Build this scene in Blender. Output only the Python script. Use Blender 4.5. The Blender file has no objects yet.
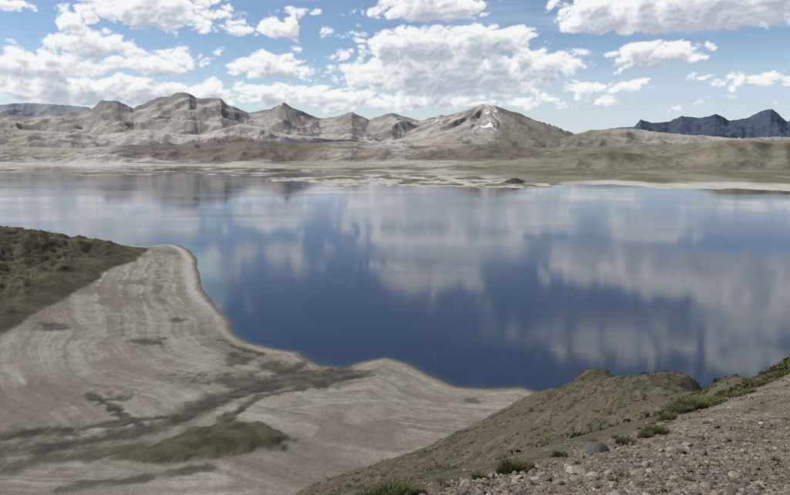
import bpy, math, numpy as np
rng=np.random.default_rng(7)
H=150.0; F=684.0; P=math.atan(107.5/684.0)
cp,sp=math.cos(P),math.sin(P)
def ray(px,py):
    X=(np.asarray(px,float)-395)/F; Y=(247.5-np.asarray(py,float))/F
    return X, cp+Y*sp, -sp+Y*cp
def G(px,py,z=0.0):
    x,y,zz=ray(px,py); k=(z-H)/zz
    return x*k,y*k
def PT(px,py,d):
    x,y,z=ray(px,py); k=d/y
    return x*k,d+0*x,H+z*k
# ---------- noise
_perm=rng.permutation(512).astype(np.int64); _perm=np.concatenate([_perm,_perm])
_ga=rng.random(512)*2*np.pi; _gx=np.cos(_ga); _gy=np.sin(_ga)
def perlin(x,y):
    xi=np.floor(x).astype(np.int64); yi=np.floor(y).astype(np.int64)
    xf=x-xi; yf=y-yi; xi&=511; yi&=511
    def g(ix,iy,fx,fy):
        h=_perm[(_perm[ix&511]+iy)&511]
        return _gx[h]*fx+_gy[h]*fy
    u=xf*xf*xf*(xf*(xf*6-15)+10); v=yf*yf*yf*(yf*(yf*6-15)+10)
    a=g(xi,yi,xf,yf); b=g(xi+1,yi,xf-1,yf); c=g(xi,yi+1,xf,yf-1); d=g(xi+1,yi+1,xf-1,yf-1)
    return ((a*(1-u)+b*u)*(1-v)+(c*(1-u)+d*u)*v)*1.5
def fbm(x,y,o=5,r=.5):
    s=0;a=1;n=0
    for i in range(o):
        s=s+a*perlin(x*2**i+i*17.3,y*2**i+i*9.1); n+=a; a*=r
    return s/n
def ridged(x,y,o=5,r=.5):
    s=0;a=1;n=0
    for i in range(o):
        s=s+a*(1-np.abs(perlin(x*2**i+i*7.7,y*2**i+i*3.3))*2); n+=a; a*=r
    return s/n
def ss(a,b,x):
    t=np.clip((x-a)/(b-a),0,1); return t*t*(3-2*t)
def mix(a,b,m):
    m=np.asarray(m)[...,None]; return np.asarray(a)*(1-m)+np.asarray(b)*m
def segdist(x,y,pts,closed=False):
    best=np.full(x.shape,1e18); n=len(pts)
    for i in range(n if closed else n-1):
        ax,ay=pts[i]; bx,by=pts[(i+1)%n]
        dx,dy=bx-ax,by-ay; t=np.clip(((x-ax)*dx+(y-ay)*dy)/(dx*dx+dy*dy+1e-9),0,1)
        best=np.minimum(best,(x-ax-t*dx)**2+(y-ay-t*dy)**2)
    return np.sqrt(best)
def inside(x,y,pts):
    r=np.zeros(x.shape,bool); n=len(pts)
    for i in range(n):
        ax,ay=pts[i]; bx,by=pts[(i+1)%n]
        c=((ay>y)!=(by>y))&(x<(bx-ax)*(y-ay)/((by-ay) if by!=ay else 1e-9)+ax)
        r^=c
    return r
def sdf(x,y,pts):
    d=segdist(x,y,pts,True); return np.where(inside(x,y,pts),d,-d)
# ---------- mesh helpers
def link(ob): bpy.context.scene.collection.objects.link(ob); return ob
def mesh_np(name,V,Fc,mat,col=None,smooth=True,alpha=None):
    me=bpy.data.meshes.new(name); V=np.ascontiguousarray(V,np.float32); Fc=np.ascontiguousarray(Fc,np.int32)
    k=Fc.shape[1]
    me.vertices.add(len(V)); me.vertices.foreach_set('co',V.ravel())
    me.loops.add(Fc.size); me.loops.foreach_set('vertex_index',Fc.ravel())
    me.polygons.add(len(Fc)); me.polygons.foreach_set('loop_start',np.arange(0,Fc.size,k,dtype=np.int32))
    try: me.polygons.foreach_set('loop_total',np.full(len(Fc),k,np.int32))
    except Exception: pass
    me.update(calc_edges=True)
    me.polygons.foreach_set('use_smooth',np.full(len(Fc),smooth))
    if col is not None:
        a=me.color_attributes.new('Col','FLOAT_COLOR','POINT')
        c=np.ones((len(V),4),np.float32); c[:,:3]=col.reshape(-1,3)
        if alpha is not None: c[:,3]=alpha.ravel()
        a.data.foreach_set('color',c.ravel())
    me.materials.append(mat)
    return link(bpy.data.objects.new(name,me))
def grid_faces(r,c):
    i=np.arange(r*c).reshape(r,c)
    return np.stack([i[:-1,:-1],i[:-1,1:],i[1:,1:],i[1:,:-1]],-1).reshape(-1,4)
# ---------- materials
def mat_col(name,rough=.95,nscale=1.0,namt=.25,bump=.3,bdist=.2,spec=.15,det=6,fine=None,famt=.2):
    m=bpy.data.materials.new(name); m.use_nodes=True; nt=m.node_tree; N=nt.nodes; L=nt.links
    b=N['Principled BSDF']; b.inputs['Roughness'].default_value=rough; b.inputs['Specular IOR Level'].default_value=spec
    at=N.new('ShaderNodeAttribute'); at.attribute_name='Col'
    g=N.new('ShaderNodeNewGeometry')
    def nz(s,d):
        no=N.new('ShaderNodeTexNoise'); no.inputs['Scale'].default_value=s; no.inputs['Detail'].default_value=d; no.inputs['Roughness'].default_value=.65
        L.new(g.outputs['Position'],no.inputs['Vector']); return no
    def rg(no,a):
        mr=N.new('ShaderNodeMapRange'); mr.inputs[1].default_value=.3; mr.inputs[2].default_value=.7; mr.inputs[3].default_value=1-a; mr.inputs[4].default_value=1+a
        L.new(no.outputs['Fac'],mr.inputs[0]); return mr.outputs[0]
    no=nz(nscale,det); f=rg(no,namt)
    if fine:
        f2=rg(nz(fine,4),famt); mm=N.new('ShaderNodeMath'); mm.operation='MULTIPLY'; L.new(f,mm.inputs[0]); L.new(f2,mm.inputs[1]); f=mm.outputs[0]
    vm=N.new('ShaderNodeVectorMath'); vm.operation='SCALE'
    L.new(at.outputs['Color'],vm.inputs[0]); L.new(f,vm.inputs['Scale'])
    L.new(vm.outputs[0],b.inputs['Base Color'])
    if bump>0:
        bp=N.new('ShaderNodeBump'); bp.inputs['Strength'].default_value=bump; bp.inputs['Distance'].default_value=bdist
        L.new(no.outputs['Fac'],bp.inputs['Height']); L.new(bp.outputs[0],b.inputs['Normal'])
    return m
M_far=mat_col('far_mountain_rock',nscale=.012,namt=.11,bump=.3,bdist=16,fine=.06,famt=.12)
M_bed=mat_col('lakebed_sand',nscale=.22,namt=.13,bump=.5,bdist=.8,det=9,fine=1.6,famt=.28)
M_hill=mat_col('hillside_soil',nscale=1.6,namt=.35,bump=.8,bdist=.25)
M_rock=mat_col('rock_stone',nscale=14,namt=.25,bump=.5,bdist=.03)
M_leaf=mat_col('grass_blades',nscale=3,namt=.25,bump=0,bdist=.01)

# ================= FAR TERRAIN =================
NU,ND=1500,640
u=np.linspace(-.95,.95,NU)
dd=np.concatenate([np.exp(np.linspace(math.log(1750),math.log(5000),320)),np.linspace(5000,16500,ND-319)[1:]])
U,D=np.meshgrid(u,dd); X=U*D; Y=D
px=395+692*U; py=140+692*H/D
def prof(pts): 
    a=np.array(pts,float); return lambda q:np.interp(q,a[:,0],a[:,1])
S=prof([(-400,164),(0,165.5),(110,165),(200,166),(300,169.5),(380,171),(450,174),(500,178),(540,183),(600,184.5),(660,187.5),(720,189.5),(790,191),(1000,194),(1200,197)])
ds=692*H/(S(px)-140)
ds=ds*(1+.045*fbm(px/40,px*0+3.3,5)+.02*fbm(X/300,Y/300,4))
q=D-ds
foot=ss(300,2600,q)
z=np.where(q>0,np.minimum(q*.014,9+q*.004),np.maximum(q*.03,-6))
z+=foot*(60*(fbm(X/700,Y/700,5)+.15)+30*ridged(X/300,Y/300,5))*ss(16000,7000,D)
z+=ss(250,700,q)*ss(1900,900,q)*np.maximum(0,18*fbm(X/260+9,Y/300,5)+2)
def ridge(pts,Dc,Wf,Wb,amp,sc,z):
    c=prof(pts)(px+2.0*fbm(px/9,px*0+Dc*.1,3))
    Dl=Dc*(1+.06*fbm(px/70,px*0+Dc*.01,3))
    zc=H+(140-c)/692*Dl*1.0
    t=np.where(D<Dl,(Dl-D)/Wf,(D-Dl)/Wb)
    sh=np.clip(1-t,0,1)**1.25
    n=ridged(X/sc+Dc,Y/sc,6,.46)-.55
    n2=ridged(X/(sc*3)+Dc*.3,Y/(sc*3)+4,4)-.5
    mid=4*sh*(1-sh)
    r=zc*sh+amp*(n*(.10+mid*.9)+n2*mid*.9)*np.clip(sh*4,0,1)
    return np.maximum(z,np.where(sh>0,r,-100)),sh
far=[(-500,120),(-200,112),(-60,112),(0,105),(30,103),(60,105),(90,107),(130,120),(500,140),(560,136),(590,131),(620,127),(632,127),(640,119),(650,123),(668,122),(680,116),(700,118),(715,114),(728,121),(745,118),(757,112),(768,109),(776,113),(785,121),(800,116),(850,110),(950,125),(1200,130)]
main=[(-500,118),(-150,112),(-60,106),(0,113),(30,117),(70,112),(95,109),(104,101),(120,101),(135,108),(148,102),(160,97),(172,97),(178,94),(184,93),(192,94),(198,98),(222,99),(230,105),(250,113),(270,109),(285,103),(300,110),(320,119),(340,116),(352,112),(370,119),(392,113),(420,121),(440,115),(462,116),(490,121),(520,130),(548,134),(575,136),(620,137),(700,139),(1200,138)]
mid=[(-500,120),(-100,126),(0,127),(50,131),(100,134),(150,129),(200,135),(240,123),(262,127),(290,134),(330,137),(380,141),(420,138),(455,131),(480,133),(510,137),(560,139),(590,129),(620,127),(650,131),(680,134),(740,138),(790,137),(1200,132)]
low=[(-500,142),(0,146),(80,148),(140,144),(200,148),(260,141),(300,143),(350,141),(400,146),(470,143),(540,148),(620,146),(690,143),(730,140),(770,140),(800,142),(1200,138)]
low2=[(-500,170),(540,170),(570,155),(610,151),(660,155),(700,151),(728,143),(750,141),(775,143),(800,141),(900,140),(1200,142)]
z,s0=ridge(far,13800,2600,2200,150,700,z)
z,s1=ridge(main,9300,3300,2500,160,760,z)
cone=np.zeros(X.shape)
for cpx_,cpy_,cd,rad_,g_ in [(485,103,8500,1650,75),(285,102,8900,800,60)]:
    x0=(cpx_-395)/692*cd; zt=H+(140-cpy_)/692*cd
    r=np.hypot(X-x0,(Y-cd)*.8); an=np.arctan2(Y-cd,X-x0)
    cc_=(zt-40)*np.clip(1-r/rad_,0,1)**1.15+40+g_*(ridged(an*2.6+3+cpx_+.3*fbm(X/300,Y/300,3),r/2200,4,.45)-.62)*ss(60,600,r)*np.clip(1-r/rad_,0,1)*2.0
    if cpx_==485: cone=np.where((r<rad_)&(cc_>z),1-r/rad_,0)
    z=np.where(r<rad_,np.maximum(z,cc_),z)
z,s2=ridge(mid,6900,2300,1500,90,480,z)
z,s3=ridge(low,5000,1000,1200,36,260,z)
z,s4=ridge(low2,3500,520,500,14,140,z)
z+=ss(5200,6500,D)*15*(ridged(X/300+2,Y/420,5,.5)-.62)*ss(60,220,z)*(1-.7*ss(0,.15,cone))
e=np.exp(-((px-425)/118)**4-((py-180.5)/7)**4)
e2=np.exp(-((px-335)/62)**2-((py-179.5)/2.6)**2)
e3=np.exp(-((px-500)/85)**2-((py-182.5)/4.5)**2)
e4=np.exp(-((px-420)/95)**2-((py-177)/3.2)**2)
isl=5*(np.maximum.reduce([e*.92,e2*1.15,e3*1.35,e4*1.25])-.56+.7*fbm(X/190,Y/420,6,.6)+.25*fbm(X/40,Y/160,3))
isl=np.minimum(isl,2.6+isl*.4)
isl=np.where((py<192)&(py>170),isl,-6)
mound=16*np.exp(-((px-516)/9)**2-((py-183.5)/1.8)**2)
z=np.maximum(z,isl)+np.where(isl>-3,mound,0)
gz=np.gradient(z,axis=1)/(np.gradient(X,axis=1)); gy=np.gradient(z,axis=0)/(np.gradient(Y,axis=0))
slope=np.sqrt(gz**2+gy**2)
n1=fbm(X/1100+3,Y/1100,5); n2=fbm(X/260,Y/420+8,5); n3=fbm(X/2500-4,Y/900,4); n5=fbm(X/90,Y/200,4)
col=mix([.37,.33,.28],[.50,.46,.41],ss(-.25,.25,n1))
col=mix(col,[.23,.19,.155],ss(.05,.4,n2+.3*n5)*.65)
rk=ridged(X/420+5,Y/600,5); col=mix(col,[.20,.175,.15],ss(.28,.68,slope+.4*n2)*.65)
col=mix(col,[.54,.50,.45],ss(.64,.88,rk)*ss(5600,6500,D)*.55)
col=mix(col,[.20,.18,.12],ss(420,520,px+60*n1)*ss(8000,5000,D)*.8)
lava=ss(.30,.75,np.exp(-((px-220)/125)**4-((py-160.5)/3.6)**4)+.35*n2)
cloud_shade=ss(.3,.6,np.exp(-((px-325)/60)**2-((D-5900)/800)**2)+.3*n2)  # cloud shadow on the slopes, painted as a dark bluish patch
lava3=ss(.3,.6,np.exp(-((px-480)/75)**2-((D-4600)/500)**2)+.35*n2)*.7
col=mix(col,[.155,.12,.10],np.clip(lava*.85,0,1)); col=mix(col,[.075,.08,.11],cloud_shade*.92); col=mix(col,[.14,.115,.09],lava3)
bandl=ss(-.05,.3,fbm(X/1500,Y/230+5,4))*ss(7000,4500,D)
col=mix(col,[.15,.13,.098],bandl*.65)
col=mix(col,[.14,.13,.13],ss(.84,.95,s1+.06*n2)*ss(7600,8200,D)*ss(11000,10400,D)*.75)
col=mix(col,[.17,.152,.115],ss(486,502,px+14*n2)*ss(640,560,px)*ss(5200,6200,D)*ss(11500,10800,D)*.85)
col=mix(col,[.12,.11,.065],ss(.25,.8,s4)*ss(-.3,.3,n2+n5*.5)*.85)
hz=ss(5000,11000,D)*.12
col=mix(col,[.38,.41,.47],hz)  # distance haze mixed into the terrain colour
col=mix(col,[.066,.088,.125],ss(560,640,px)*ss(10800,11600,D)); col=mix(col,[.22,.25,.30],ss(300,200,px)*ss(10800,11600,D)*.8)  # farthest ridges tinted blue, aerial haze put into their colour
rw=110+170*ss(560,620,px)
strip=ss(0,20,q)*ss(1.25,.75,q/rw+.35*n2)
stripm=np.clip(ss(575,600,px)+ss(125,100,px)+ss(.0,.3,fbm(px/60,px*0+2,3))*.6,0,1)
col=mix(col,[.50,.47,.42],strip*stripm*.95)
green=ss(180,260,q)*ss(1500,500,q)*ss(440,560,px)
col=mix(col,[.135,.13,.072],green*.85*ss(-.4,.3,n2+.4*n5))
col=mix(col,[.30,.265,.205],green*ss(.12,.38,n5-.3*n2)*.55)
im=(isl>-1)&(py>170)&(q<0)
ni=fbm(X/90,Y/200,5)
ic=mix([.48,.45,.39],[.16,.15,.09],ss(-.10,.18,ni)*ss(.4,1.6,isl))
ic=mix(ic,[.10,.08,.065],ss(.08,.3,fbm(X/50+7,Y/120,4))*.7)
ic=mix(ic,[.06,.05,.045],ss(2,6,mound)); col=np.where(im[...,None],ic,col)
sn=ridged(X/110+Y/380,Y/900,4,.55)
reg=np.exp(-((px-489)/16)**2)*1.05+np.exp(-((px-228)/18)**2)*.85+np.exp(-((px-282)/14)**2)*.85+np.exp(-((px-440)/14)**2)*.8
up=np.maximum(ss(.60,.72,s1),ss(.32,.5,cone))
snow=ss(.765,.80,sn*.62+.36*np.clip(reg,0,1.05))*up*(D<9900)*(D>6700)
col=mix(col,[.86,.88,.91],snow)
V=np.stack([X,Y,z],-1).reshape(-1,3)
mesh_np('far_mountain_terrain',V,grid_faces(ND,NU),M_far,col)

# ================= LAKEBED / LEFT HILL =================
sh_px=[(150,246),(163,243.5),(178,244.5),(190,250),(197,260),(199,274),(203,289),(214,303),(227,317),(234,333),(250,343),(278,349),(298,352),(308,359),(322,365),(345,368),(362,362),(385,357.5),(405,363),(430,375),(455,386),(485,389),(520,387),(548,396),(600,420),(720,440),(950,440)]
poly=[tuple(map(float,G(a,b))) for a,b in sh_px]
poly+= [(700,150),(300,100),(-900,100),(-1600,300),(-1600,1250)]
poly+= [tuple(map(float,G(a,b))) for a,b in [(-300,224),(-100,228),(0,233),(60,239),(110,244.5)]]
hl_px=[(150,249),(136,262),(118,268),(100,280),(75,296),(55,308),(30,322),(0,342),(-80,380),(-250,440)]
hill=[tuple(map(float,G(a,b,3))) for a,b in hl_px]+[(-1500,420),(-1500,1200)]+[tuple(map(float,G(a,b))) for a,b in [(-300,225.5),(-100,230),(0,235),(60,241),(110,246.5)]]
NU,ND=1300,640
u=np.linspace(-1.25,.75,NU); dd=np.exp(np.linspace(math.log(190),math.log(1500),ND))
U,D=np.meshgrid(u,dd); X=U*D; Y=D
wob=5*fbm(X/60,Y/60,4)+2.2*fbm(X/14,Y/14,4,.6)
sd=sdf(X,Y,poly)+wob*.7
z=np.where(sd>0,7*(1-np.exp(-sd/110))+.012*sd,sd*.12); z=np.maximum(z,-8)
n1=fbm(X/55,Y/55,5); n2=fbm(X/12,Y/12,5); n4=fbm(X/4,Y/6,4); n6=fbm(X/140+3,Y/140,3)
tz=np.sin(sd*.42+7*n6+1.5*n1)
z+=.17*tz*ss(3,20,sd)+.5*fbm(X/18,Y/18,5,.6)*ss(3,20,sd)
hd=sdf(X,Y,hill)+8*fbm(X/50,Y/50,4)
hp=np.clip(hd,0,None)
gul=ridged(X/110,Y/110,5)
hh=.272*hp*(1-hp/1500)+ss(0,60,hp)*(14*(gul-.6)+5*fbm(X/15,Y/15,4))
z=np.where(hd>0,z+np.maximum(hh,0),z)
md=sdf(X,Y,[tuple(map(float,G(a,b,6))) for a,b in [(110,462),(150,448),(185,432),(225,421),(268,423),(296,440),(284,451),(230,458),(160,468)]])+7*n2
z+=np.where(md>0,3.2*(1-np.exp(-np.clip(md,0,99)/9)),0)
b1=fbm(sd*.03+1.1*n1,X/160+Y/160,4,.6); b2=perlin(sd*.16+1.6*n6+.5*n1,X/220+n6); b3=perlin(sd*.5+3*n6+.6*n1,X/120+n1)
col=mix([.180,.156,.124],[.278,.252,.207],ss(-.35,.35,b1+.4*n1+.8*n6))
lm=ss(-.35,.2,n1+.6*n6)
col=mix(col,[.36,.33,.28],ss(.15,.6,b2)*lm*.42)
col=mix(col,[.38,.35,.30],ss(.30,.6,b3)*lm*.42)
col=mix(col,[.13,.112,.088],ss(.2,.6,-b2+.2*n2)*.42)
col=mix(col,[.135,.117,.092],ss(.3,.65,-b3+.2*n2)*.38)
col=mix(col,[.14,.122,.096],ss(.05,.45,n2*.7+.4*n4+.5*n6)*.45)
col=col*(1+.12*n4[...,None])
pen=ss(480,640,Y)*ss(-60,-130,X)
col=mix(col,[.42,.395,.345],ss(4,9,sd)*ss(22,12,sd)*ss(480,700,Y)*.85)
for c0_,w_ in [(30,1.8),(44,1.5),(60,1.6),(78,1.6),(100,1.6)]:
    col=mix(col,[.42,.39,.34] if c0_!=44 else [.12,.105,.085],ss(w_*1.5,w_*.5,np.abs(sd-c0_+5*n1))*pen*.6*ss(-.2,.2,n2+n1))
col=mix(col,[.11,.095,.078],ss(6,1,sd)*.8)
def wp(l,zz=3): return [tuple(map(float,G(a,b,zz))) for a,b in l]
ch=np.full(X.shape,0.)
for l,w in [([(345,367),(318,374),(285,378),(250,388),(215,402),(185,421),(150,436),(90,450),(40,458),(-60,466)],8.5),
            ([(330,368),(290,384),(245,394),(205,412),(170,430)],7.),([(305,358),(285,372),(240,392)],4.0),
            ([(365,372),(320,385),(262,398),(225,425)],3.4),([(150,436),(130,425),(100,405),(90,400)],3.),([(262,352),(236,344),(222,338)],3.),
            ([(185,421),(150,425),(80,436),(0,446)],3.2)]:
    dch=segdist(X,Y,wp(l))+8*fbm(X/22,Y/22,5,.6)+3*n4
    ch=np.maximum(ch,ss(w*1.5,w*.3,dch))
for a,b,ra,rb in [(120,403,28,10),(150,343,22,6),(236,358,20,9),(318,372,38,8),(355,370,25,6),(280,365,24,7),(180,318,10,4),(476,397,17,3.5),(255,380,75,11),(60,330,22,5),(40,440,60,6)]:
    cx,cy=G(a,b,4); x2,_=G(a+ra,b,4); _,y2=G(a,b+rb,4)
    r=np.sqrt(((X-cx)/(x2-cx))**2+((Y-cy)/(cy-y2))**2)+.9*n1+.9*n2+.5*n4
    ch=np.maximum(ch,ss(1.15,.3,r)*.85)
ch=np.where(sd>0,ch,0)
col=mix(col,mix([.042,.037,.031],[.09,.078,.058],ss(-.3,.3,n2)),ch*.93)
z-=ch*.5*ss(0,15,sd)
for l,w in [([(230,425),(290,408),(360,398),(430,398)],.9)]:
    col=mix(col,[.36,.34,.30],ss(w*1.7,w*.4,segdist(X,Y,wp(l,5))+2.3*fbm(X/25,Y/25,3))*.35)
hv=mix([.070,.058,.034],[.12,.098,.062],ss(-.25,.35,n1+.5*n2)); hv=mix(hv,[.05,.05,.025],ss(0,.4,fbm(X/35+9,Y/35,5))*.7)
hv=mix(hv,[.035,.034,.02],ss(.1,.5,n2+.4*n4)*.5)
hv=mix(hv,[.12,.13,.05],ss(-.1,.3,n1)*ss(30,5,hd)*ss(700,850,Y)*.7)
col=mix(col,hv,ss(-3,4,hd+2*n4)); 
mv=mix([.05,.047,.027],[.095,.085,.05],ss(-.3,.3,n2)); col=mix(col,mv,ss(-2,3,md+2*n4))
bl=segdist(X,Y,wp([(-80,484),(0,478),(70,466),(125,456)])); col=mix(col,mv*1.05,ss(14,3,bl+9*n2+5*n1)*.85)
bl=segdist(X,Y,wp([(60,500),(120,492),(165,484),(210,477)])); col=mix(col,mv,ss(6,1,bl+5*n2)*.8)
V=np.stack([X,Y,z],-1).reshape(-1,3)
mesh_np('lakebed_shore_ground',V,grid_faces(ND,NU),M_bed,col)

# ================= WATER =================
mw=bpy.data.materials.new('lake_water'); mw.use_nodes=True; nt=mw.node_tree; N=nt.nodes; L=nt.links
b=N['Principled BSDF']; b.inputs['IOR'].default_value=1.40
at=N.new('ShaderNodeAttribute'); at.attribute_name='Col'; L.new(at.outputs['Color'],b.inputs['Base Color'])
g=N.new('ShaderNodeNewGeometry')
mp=N.new('ShaderNodeMapping'); mp.inputs['Scale'].default_value=(.0016,.005,1); L.new(g.outputs['Position'],mp.inputs[0])
nr=N.new('ShaderNodeTexNoise'); nr.inputs['Scale'].default_value=1; nr.inputs['Detail'].default_value=5; nr.inputs['Distortion'].default_value=.6; L.new(mp.outputs[0],nr.inputs['Vector'])
mr=N.new('ShaderNodeMapRange'); mr.inputs[1].default_value=.42; mr.inputs[2].default_value=.68; mr.inputs[3].default_value=.05; mr.inputs[4].default_value=.13
L.new(nr.outputs['Fac'],mr.inputs[0]); L.new(mr.outputs[0],b.inputs['Roughness'])
mp2=N.new('ShaderNodeMapping'); mp2.inputs['Scale'].default_value=(.05,.13,1); L.new(g.outputs['Position'],mp2.inputs[0])
nb=N.new('ShaderNodeTexNoise'); nb.inputs['Scale'].default_value=1; nb.inputs['Detail'].default_value=6; nb.inputs['Roughness'].default_value=.6; L.new(mp2.outputs[0],nb.inputs['Vector'])
bp=N.new('ShaderNodeBump'); bp.inputs['Strength'].default_value=.1; bp.inputs['Distance'].default_value=.22; L.new(nb.outputs['Fac'],bp.inputs['Height']); L.new(bp.outputs[0],b.inputs['Normal'])
NU,ND=500,420
u=np.linspace(-1.6,1.6,NU); dd=np.exp(np.linspace(math.log(150),math.log(9000),ND))
U,D=np.meshgrid(u,dd); X=U*D; Y=D
sd=sdf(X,Y,poly)
col=mix([.012,.025,.048],[.017,.032,.054],ss(-.3,.3,fbm(X/400,Y/400,3)))
tur=ss(-34,-3,sd)*np.exp(-((Y-820)/170)**2)*(X<-150)*ss(-10,15,X+330)
col=mix(col,[.05,.17,.16],tur*.9); col=mix(col,[.06,.075,.075],ss(-7,0,sd)*.6)
mesh_np('lake_water',np.stack([X,Y,0*X],-1).reshape(-1,3),grid_faces(ND,NU),mw,col)

# ================= FOREGROUND HILLSIDE =================
C=[]
def cz(p,d,zr): C.append(((p-395)/F*d,d,zr))
def cpx(p,y_,d):
    x,y,zz=PT(p,y_,d); C.append((float(x),float(d),float(zz)-H))
for p,zr in [(-500,-3.9),(0,-3.6),(430,-3.05),(790,-2.7),(1100,-2.2)]: cz(p,3,zr)
for p in (-500,100,430,790,1100): cz(p,1,-2.05)
for p in (-600,-200,100): cz(p,15,-9.2);cz(p,60,-45);cz(p,150,-112);cz(p,230,-160);cz(p,400,-200)
cz(260,15,-8.9);cz(260,60,-43);cz(260,200,-123);cpx(260,490,290);cz(260,340,-172)
cz(350,15,-8.6);cz(350,60,-39);cz(350,200,-108);cpx(350,467,305);cz(350,370,-175)
cpx(430,490,15);cz(430,60,-35);cpx(430,470,200);cpx(440,436,335);cz(430,400,-175)
cpx(500,476,17);cz(500,60,-31.5);cpx(500,442,190);cpx(500,411,350);cz(500,430,-175)
cpx(560,457,19.5);cz(560,60,-29.5);cpx(560,430,150);cpx(560,405,260);cpx(555,388,345);cz(560,450,-180)
cpx(600,449,21.5);cz(600,60,-28.8);cpx(600,420,140);cpx(600,372,240);cz(600,300,-124);cz(600,420,-178)
cpx(640,440,24);cz(640,60,-28);cpx(640,424,120);cpx(640,387,205);cz(640,270,-120);cz(640,420,-175)
cpx(665,430,26);cpx(668,389,185);cz(668,240,-106)
cpx(700,415,30);cpx(700,416,60);cpx(700,402,100);cpx(700,385,160);cz(700,230,-97);cz(700,380,-165)
cpx(745,394,37);cpx(745,391,60);cpx(742,376,108);cz(740,160,-72);cz(740,320,-152)
cpx(790,375,42);cpx(790,360,70);cz(790,110,-50);cz(790,270,-142)
cz(900,42,-12);cz(900,70,-20.5);cz(900,110,-43);cz(900,270,-138)
cz(1200,42,-11);cz(1200,110,-38);cz(1200,270,-132)
cpx(600,495,13);cpx(790,495,15);cpx(790,430,25);cpx(700,455,20);cpx(500,495,13.5)
C=np.array(C); A_=np.arctan2(C[:,0],C[:,1])*2.2; R_=np.log(np.hypot(C[:,0],C[:,1])); T_=-C[:,2]/np.hypot(C[:,0],C[:,1])
def ker(r2): return .5*r2*np.log(r2+1e-9)
n=len(C); K=ker((A_[:,None]-A_)**2+(R_[:,None]-R_)**2)+np.eye(n)*4e-4
Pm=np.stack([np.ones(n),A_,R_],1)
sol=np.linalg.solve(np.block([[K,Pm],[Pm.T,np.zeros((3,3))]]),np.concatenate([T_,np.zeros(3)]))
def zC(x,y,detail=True):
    shp=x.shape; x=x.ravel(); y=y.ravel()
    r=np.hypot(x,y); a=np.arctan2(x,y)*2.2; lr=np.log(r)
    t=sol[n]+sol[n+1]*a+sol[n+2]*lr
    for i in range(n): t=t+sol[i]*ker((a-A_[i])**2+(lr-R_[i])**2)
    z=H-t*r
    z=z+np.minimum(r*.006,1.0)*fbm(x/9,y/9,5)+.05*fbm(x/.9,y/.9,3)*ss(80,30,r)+ss(60,160,r)*2.4*(ridged(x/26,y/26,5)-.65)
    return z.reshape(shp)
LIP=prof([(-600,6),(200,8),(380,12),(430,15.3),(500,18),(560,20),(640,25),(700,31),(745,38),(790,44),(900,60),(1400,70)])
def gravelmask(x,y):
    p=395+F*x/np.maximum(y,.1)*1.0
    return ss(1.08,.88,y/LIP(p)+.16*fbm(x/3,y/3,3))
NA,NR=1000,560
az=np.radians(np.linspace(-75,75,NA)); rr=np.exp(np.linspace(math.log(.7),math.log(520),NR))
Aa,Rr=np.meshgrid(az,rr); X=np.sin(Aa)*Rr; Y=np.cos(Aa)*Rr
z=zC(X,Y); gm=gravelmask(X,Y)
n1=fbm(X/22,Y/22,5); n2=fbm(X/4,Y/4,5); n3=fbm(X/1.1,Y/1.1,4)
col=mix([.088,.071,.046],[.14,.115,.08],ss(-.3,.3,n1+.5*n2))
col=mix(col,[.046,.047,.023],ss(-.05,.3,n1-.3*n2+.4*n3)*.85)
col=mix(col,[.075,.085,.033],ss(.1,.4,n2+.3*n3)*ss(190,60,Rr)*.5)
col=mix(col,[.20,.17,.13],ss(.2,.45,-n2-.4*n1)*.5)
gc=mix([.14,.115,.083],[.225,.19,.145],ss(-.3,.3,n2+.5*n3))
gc=mix(gc,[.075,.075,.04],ss(.1,.4,n1+.3*n3)*.4)
col=mix(col,gc,gm)
mesh_np('foreground_hillside_ground',np.stack([X,Y,z],-1).reshape(-1,3),grid_faces(NR,NA),M_hill,col)

# ---------- rocks
import bmesh
def ico(sub):
    bm=bmesh.new(); bmesh.ops.create_icosphere(bm,subdivisions=sub,radius=1)
    v=np.array([w.co[:] for w in bm.verts]); f=np.array([[w.index for w in q.verts] for q in bm.faces]); bm.free(); return v,f
def rocks(name,xs,ys,sz,sub,flat=.6,tone=None,zfun=zC,sink=.2,vary=.06,lo=.55):
    v,f=ico(sub); n=len(xs); m=len(v)
    z0=zfun(xs,ys)
    k=rng.normal(size=(n,9,3)); k/=np.linalg.norm(k,axis=2,keepdims=True)
    off=rng.uniform(lo,.9,(n,9))
    dots=np.einsum('nkc,mc->nkm',k,v)
    rad=np.ones((n,m))
    for j in range(9):
        dj=dots[:,j]; rad=np.where(dj>off[:,j:j+1],np.minimum(rad,off[:,j:j+1]/np.maximum(dj,1e-3)),rad)
    rad*=1+rng.uniform(-vary,vary,(n,m))
    P3=v[None]*rad[...,None]*np.stack([rng.uniform(.75,1.3,n),rng.uniform(.75,1.2,n),rng.uniform(flat*.7,flat*1.2,n)],1)[:,None]
    th=rng.uniform(0,6.28,n); c,s=np.cos(th)[:,None],np.sin(th)[:,None]
    x=P3[...,0]*c-P3[...,1]*s; y=P3[...,0]*s+P3[...,1]*c
    V=np.stack([x*sz[:,None]+xs[:,None],y*sz[:,None]+ys[:,None],P3[...,2]*sz[:,None]+(z0+sz*sink)[:,None]],-1).reshape(-1,3)
    Fc=(f[None]+np.arange(n)[:,None,None]*m).reshape(-1,3)
    base=np.array([[.23,.19,.145],[.185,.155,.12],[.31,.27,.215],[.12,.105,.09],[.225,.175,.125]])
    c0=base[rng.integers(0,5,n)]*rng.uniform(.65,1.2,(n,1)) if tone is None else np.tile(tone,(n,1))
    cc=np.repeat(c0,m,axis=0)
    return mesh_np(name,V,Fc,M_rock,cc,smooth=False)
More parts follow.
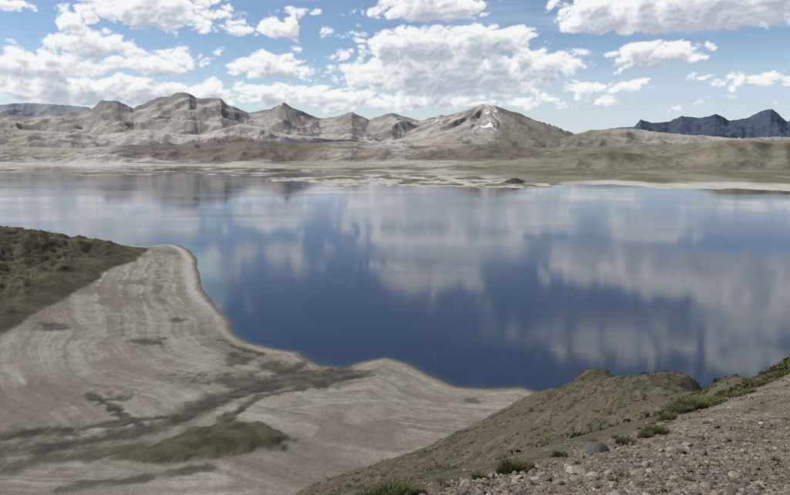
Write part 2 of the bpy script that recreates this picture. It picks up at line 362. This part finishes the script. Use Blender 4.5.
def sample(n,d0,d1,u0,u1,powr=1.0,maskf=True):
    d=d0*(d1/d0)**rng.random(n*2); uu=rng.uniform(u0,u1,n*2); x=uu*d;y=d
    k=np.ones(n*2,bool)
    if maskf: k=rng.random(n*2)<gravelmask(x,y)+.03
    return x[k][:n],y[k][:n]
x,y=sample(28000,8,60,-.15,.85); rocks('gravel_stones',x,y,.018+.04*rng.random(len(x))**2+.03*(rng.random(len(x))<.12),1)
x,y=sample(3400,8,60,-.1,.85); rocks('scattered_rocks',x,y,.05+.12*rng.random(len(x))**3,2,lo=.45)
x,y=sample(55,12,60,-.05,.85); rocks('larger_rocks',x,y,.13+.14*rng.random(len(x))**2,3,.55,vary=.02,lo=.42)
bx,by,_=PT(594,448,21.0)
o=rocks('boulder',np.array([float(bx)]),np.array([by*1.0]),np.array([.50]),4,.7,[.11,.105,.098],sink=.1,vary=.012,lo=.4)
x,y,_=PT(np.array([592,600,608,598,613.,586]),373,238); x=x+rng.normal(0,1,6)
rocks('knoll_rock_outcrop',x,y+rng.normal(0,2,6),rng.uniform(1.6,3.0,6),3,.5,[.055,.047,.04],sink=.1,vary=.03)

# ---------- grass and shrubs
def tufts(name,xs,ys,R,Hh,nb,cols,w=.012):
    Vs=[];Cs=[];tot=0
    for x,y,r,h,nn,c in zip(xs,ys,R,Hh,nb,cols):
        a=rng.uniform(0,6.28,nn); q=r*np.sqrt(rng.random(nn))*(1+.3*np.sin(a*3+x))
        bx=x+q*np.cos(a); by=y+q*np.sin(a); bz=zC(bx,by)-.02
        hh=h*rng.uniform(.4,1.1,nn)*np.clip(1-.45*(q/r)**2,.3,1); la=a+rng.normal(0,.7,nn); ln=hh*rng.uniform(.1,.8,nn)
        wa=rng.uniform(0,3.14,nn); wx=np.cos(wa)*w*.5; wy=np.sin(wa)*w*.5
        p0=np.stack([bx-wx,by-wy,bz],1);p1=np.stack([bx+wx,by+wy,bz],1)
        mx=bx+.35*ln*np.cos(la);my=by+.35*ln*np.sin(la);mz=bz+hh*.6
        p2=np.stack([mx+wx*.7,my+wy*.7,mz],1);p3=np.stack([mx-wx*.7,my-wy*.7,mz],1)
        tx=bx+ln*np.cos(la);ty=by+ln*np.sin(la);tz=bz+hh
        p4=np.stack([tx+wx*.15,ty+wy*.15,tz],1);p5=np.stack([tx-wx*.15,ty-wy*.15,tz],1)
        Vs.append(np.stack([p0,p1,p2,p3,p4,p5],1).reshape(-1,3))
        cc=np.array(c)*rng.uniform(.6,1.35,(nn,1)); dry=rng.random(nn)<.35; cc[dry]=np.array([.2,.17,.09])*rng.uniform(.7,1.2,(dry.sum(),1))
        Cs.append(np.repeat(cc,6,axis=0)); tot+=nn
    V=np.concatenate(Vs); i=np.arange(tot)[:,None]*6
    Fc=np.concatenate([i+[0,1,2,3],i+[3,2,4,5]])
    return mesh_np(name,V,Fc,M_leaf,np.concatenate(Cs))
gl=[.14,.175,.05]; gy_=[.16,.16,.07]
spec=[(375,490,13.5,.45,.5,1800,gl),(394,489,13.8,.42,.55,1800,gl),(356,493,13.3,.3,.4,900,gl),(414,489,14.2,.25,.3,800,gy_),
 (512,468,17.5,.36,.45,1100,gl),(526,466,17.8,.22,.3,500,gy_),(655,434,25,.48,.45,1100,gl),(645,437,24.5,.28,.3,600,gy_),(625,444,23,.32,.35,700,gy_),
 (690,408,33,.8,.8,1900,gl),(702,405,34,.7,.7,1500,gl),(680,413,32,.5,.5,1100,gy_),(668,420,30,.4,.4,800,gl),(745,396,38,.5,.45,700,gy_),(735,400,37,.4,.4,500,gy_),
 (762,388,42,.6,.5,700,gy_),(783,380,44,.6,.5,700,gl),(480,478,16.5,.2,.25,400,gy_),(560,458,20,.25,.25,400,gy_),(715,403,35,.5,.45,900,gl),(728,398,37,.6,.5,900,gl),(750,372,80,1.2,.6,600,gl),(780,364,72,1.2,.6,600,gl),(765,368,76,1.3,.6,600,gy_)]
for s in spec:
    x_,y_,_=PT(s[0],s[1],s[2]); tufts('grass_tuft',[float(x_)],[float(y_)],[s[3]],[s[4]],[s[5]],[s[6]],w=.02)
x,y=sample(160,11,60,-.1,.7,maskf=False); k=(gravelmask(x,y)>.02)&(gravelmask(x,y)<.9)|(rng.random(len(x))<.25); x,y=x[k],y[k]; m_=len(x)
tufts('dry_grass',list(x),list(y),list(rng.uniform(.06,.2,m_)),list(rng.uniform(.12,.3,m_)),[90]*m_,[[.15,.14,.07]]*m_,w=.016)
nS=9000
d=38*(330/38)**rng.random(nS*3); uu=rng.uniform(-.35,.75,nS*3); x=uu*d; y=d
k=(gravelmask(x,y)<.2)&(fbm(x/22,y/22,4)+.5*rng.normal(size=len(x))*.3>-.1); x=x[k][:nS];y=y[k][:nS]
z0=zC(x,y); k=z0>5; x,y,z0=x[k],y[k],z0[k]; n_=len(x); R=rng.uniform(.15,.55,n_)*(1+y/260); m=22
v=rng.normal(size=(n_,m,3)); v/=np.linalg.norm(v,axis=2,keepdims=True); v[...,2]=np.abs(v[...,2])*.6
c=v*R[:,None,None]*rng.uniform(.6,1,(n_,m,1))+np.stack([x,y,z0],1)[:,None]
t1=rng.normal(size=(n_,m,3)); t2=rng.normal(size=(n_,m,3)); s=(R*.3)[:,None,None]
V=np.stack([c-t1*s*.5,c+t1*s*.5,c+t2*s*.6],2).reshape(-1,3)
sc=np.array([[.055,.055,.025],[.085,.08,.04],[.14,.12,.07],[.065,.075,.025]])[rng.integers(0,4,n_)]
cc=np.repeat(sc,m*3,axis=0)*np.repeat(rng.uniform(.7,1.25,(n_*m,1)),3,axis=0)
mesh_np('low_shrubs',V,np.arange(n_*m*3).reshape(-1,3),M_leaf,cc,smooth=False)

# ================= SKY =================
SUN_AZ=math.radians(-78); SUN_EL=math.radians(48)
NA=1500
az=np.radians(np.linspace(-46,46,NA))
el=np.radians(np.concatenate([np.linspace(-1.5,13,330),13+(38-13)*np.linspace(0,1,160)[1:]**1.15]))
AZ,EL=np.meshgrid(az,el); A=AZ*F; E=EL*F
cl=[(140,14,66,26,11,1.05),(78,20,26,16,8,.75),(88,46,34,14,9,1.0),(35,66,60,14,10,.9),(160,64,60,14,10,.9),(25,90,80,14,12,1.),
(270,68,38,15,11,1.05),(282,30,13,8,7,1.05),(432,12,54,22,8,1.15),(487,44,54,17,12,1.15),(420,46,60,18,13,1.15),(440,78,115,22,15,1.15),(545,64,46,14,11,.95),
(598,18,50,26,10,1.05),(700,20,90,34,9,1.15),(664,56,46,12,8,1.1),(120,94,180,15,14,1.0),(300,96,90,13,12,1.0),(610,86,60,8,6,.7),(5,4,26,9,7,.9),(285,12,12,5,4,.4),(215,3,20,8,6,.5),(740,80,70,10,7,.6),(400,102,170,9,8,.95),
(775,0,60,60,14,.9),(700,-80,170,30,20,.62),(150,-40,60,20,12,.7),(60,-110,90,30,16,.65),(300,-170,120,30,20,.6),(620,-190,140,25,18,.3)]
def cloud(A,E,full=True):
    Ew=E+26*np.log1p(np.clip(E,-20,400)/30+.7)
    wA=A+7*fbm(A/30,E/20+50,4); wE=E+4*fbm(A/26+80,E/18,4)
    acc=np.zeros(A.shape)
    for a,b_,sx,st,sb,wt in cl:
        x_,y_,z_=ray(a,b_); a0=float(math.atan2(x_,y_)*F); e0=float(math.atan2(z_,math.hypot(x_,y_))*F)
        dx=(wA-a0)/sx; dy=wE-e0; dy=np.where(dy>0,dy/st,-dy/sb)
        acc=np.maximum(acc,np.exp(-.9*(dx*dx+dy*dy))*wt)
    bil=0;am=1;tot=0
    ca,sa=.8,.6; qx,qy=wA/27.,Ew/22.
    for i in range(7 if full else 4):
        bil=bil+am*(np.abs(perlin(qx+i*5.1,qy+i*3.7))*2.3-.5); tot+=am; am*=.55
        qx,qy=(qx*ca-qy*sa)*2.03,(qx*sa+qy*ca)*2.03
    bil/=tot
    return acc+.62*bil+.40*fbm(A/100,E/45+7,3)-.42
d0=cloud(A,E)
sh_=0
for i,(da,de) in enumerate([(-2,4),(-4,9),(-6,16)]): sh_=sh_+np.clip(cloud(A+da,E+de,False),0,.8)*[1.,.8,.6][i]
alpha=ss(-.04,.24,d0)**1.1
th=np.clip(d0,0,1)
gx=cloud(A-1.8,E+2.6)-d0
lum=1.0-.38*ss(.35,1.6,sh_)-.08*ss(.5,1.,th)+np.clip(-gx*.6,-.12,.10)
lum=np.clip(lum,.46,1.05)
col=mix([.45,.51,.61],[.96,.97,.98],(lum-.46)/.59)
w=fbm(A/160,E/20+3,5)
veil=ss(100,25,E)*(.34+.48*ss(-80,180,A))*(.7+.6*w)
veil=np.maximum(veil,ss(-.05,.5,w+.0)*(.10+.45*ss(-200,250,A))*.8*ss(260,120,E))
veil=np.maximum(veil,ss(50,-5,E)*.6); veil=np.clip(veil,0,.88)
vc=np.array([.64,.73,.84])
a2=alpha*.98; at_=a2+veil*(1-a2)
col=(col*a2[...,None]+vc*(veil*(1-a2))[...,None])/np.maximum(at_,1e-4)[...,None]
edge=ss(0,4,46-np.abs(np.degrees(AZ)))*ss(0,6,38-np.degrees(EL)); at_=at_*edge
ms=bpy.data.materials.new('cloud_vapour'); ms.use_nodes=True; nt=ms.node_tree; N=nt.nodes; L=nt.links; N.clear()
at=N.new('ShaderNodeAttribute'); at.attribute_name='Col'
em=N.new('ShaderNodeEmission'); em.inputs[1].default_value=.95; L.new(at.outputs['Color'],em.inputs[0])
tr=N.new('ShaderNodeBsdfTransparent'); mx=N.new('ShaderNodeMixShader'); L.new(at.outputs['Alpha'],mx.inputs[0]); L.new(tr.outputs[0],mx.inputs[1]); L.new(em.outputs[0],mx.inputs[2])
o_=N.new('ShaderNodeOutputMaterial'); L.new(mx.outputs[0],o_.inputs[0])
try: ms.cycles.emission_sampling='NONE'
except Exception: pass
Rd=40000.
V=np.stack([np.sin(AZ)*np.cos(EL)*Rd,np.cos(AZ)*np.cos(EL)*Rd,H+np.sin(EL)*Rd],-1).reshape(-1,3)
mesh_np('sky_clouds',V,grid_faces(len(el),NA),ms,col,alpha=at_)

w=bpy.data.worlds.new('World'); bpy.context.scene.world=w; w.use_nodes=True; nt=w.node_tree; N=nt.nodes; L=nt.links
bg=N['Background']
sky=N.new('ShaderNodeTexSky'); sky.sky_type='NISHITA'; sky.sun_disc=False; sky.sun_elevation=SUN_EL; sky.sun_rotation=SUN_AZ; sky.altitude=2200; sky.air_density=1.0; sky.dust_density=.6; sky.ozone_density=1.6
L.new(sky.outputs[0],bg.inputs[0]); bg.inputs[1].default_value=.105
sl=bpy.data.lights.new('sun','SUN'); sl.energy=4.2; sl.angle=math.radians(.5); sl.color=(1,.94,.85)
so=link(bpy.data.objects.new('sun',sl))
from mathutils import Vector
dv=Vector((math.sin(SUN_AZ)*math.cos(SUN_EL),math.cos(SUN_AZ)*math.cos(SUN_EL),math.sin(SUN_EL)))
so.rotation_euler=dv.to_track_quat('Z','Y').to_euler()
cam=bpy.data.cameras.new('camera'); co=link(bpy.data.objects.new('camera',cam)); co.location=(0,0,H)
cam.sensor_width=36; cam.lens=F/790*36; cam.clip_start=.1; cam.clip_end=90000
co.rotation_euler=(math.pi/2-P,0,0)
sc=bpy.context.scene; sc.camera=co
sc.view_settings.view_transform='Standard'; sc.view_settings.look='None'; sc.view_settings.exposure=0
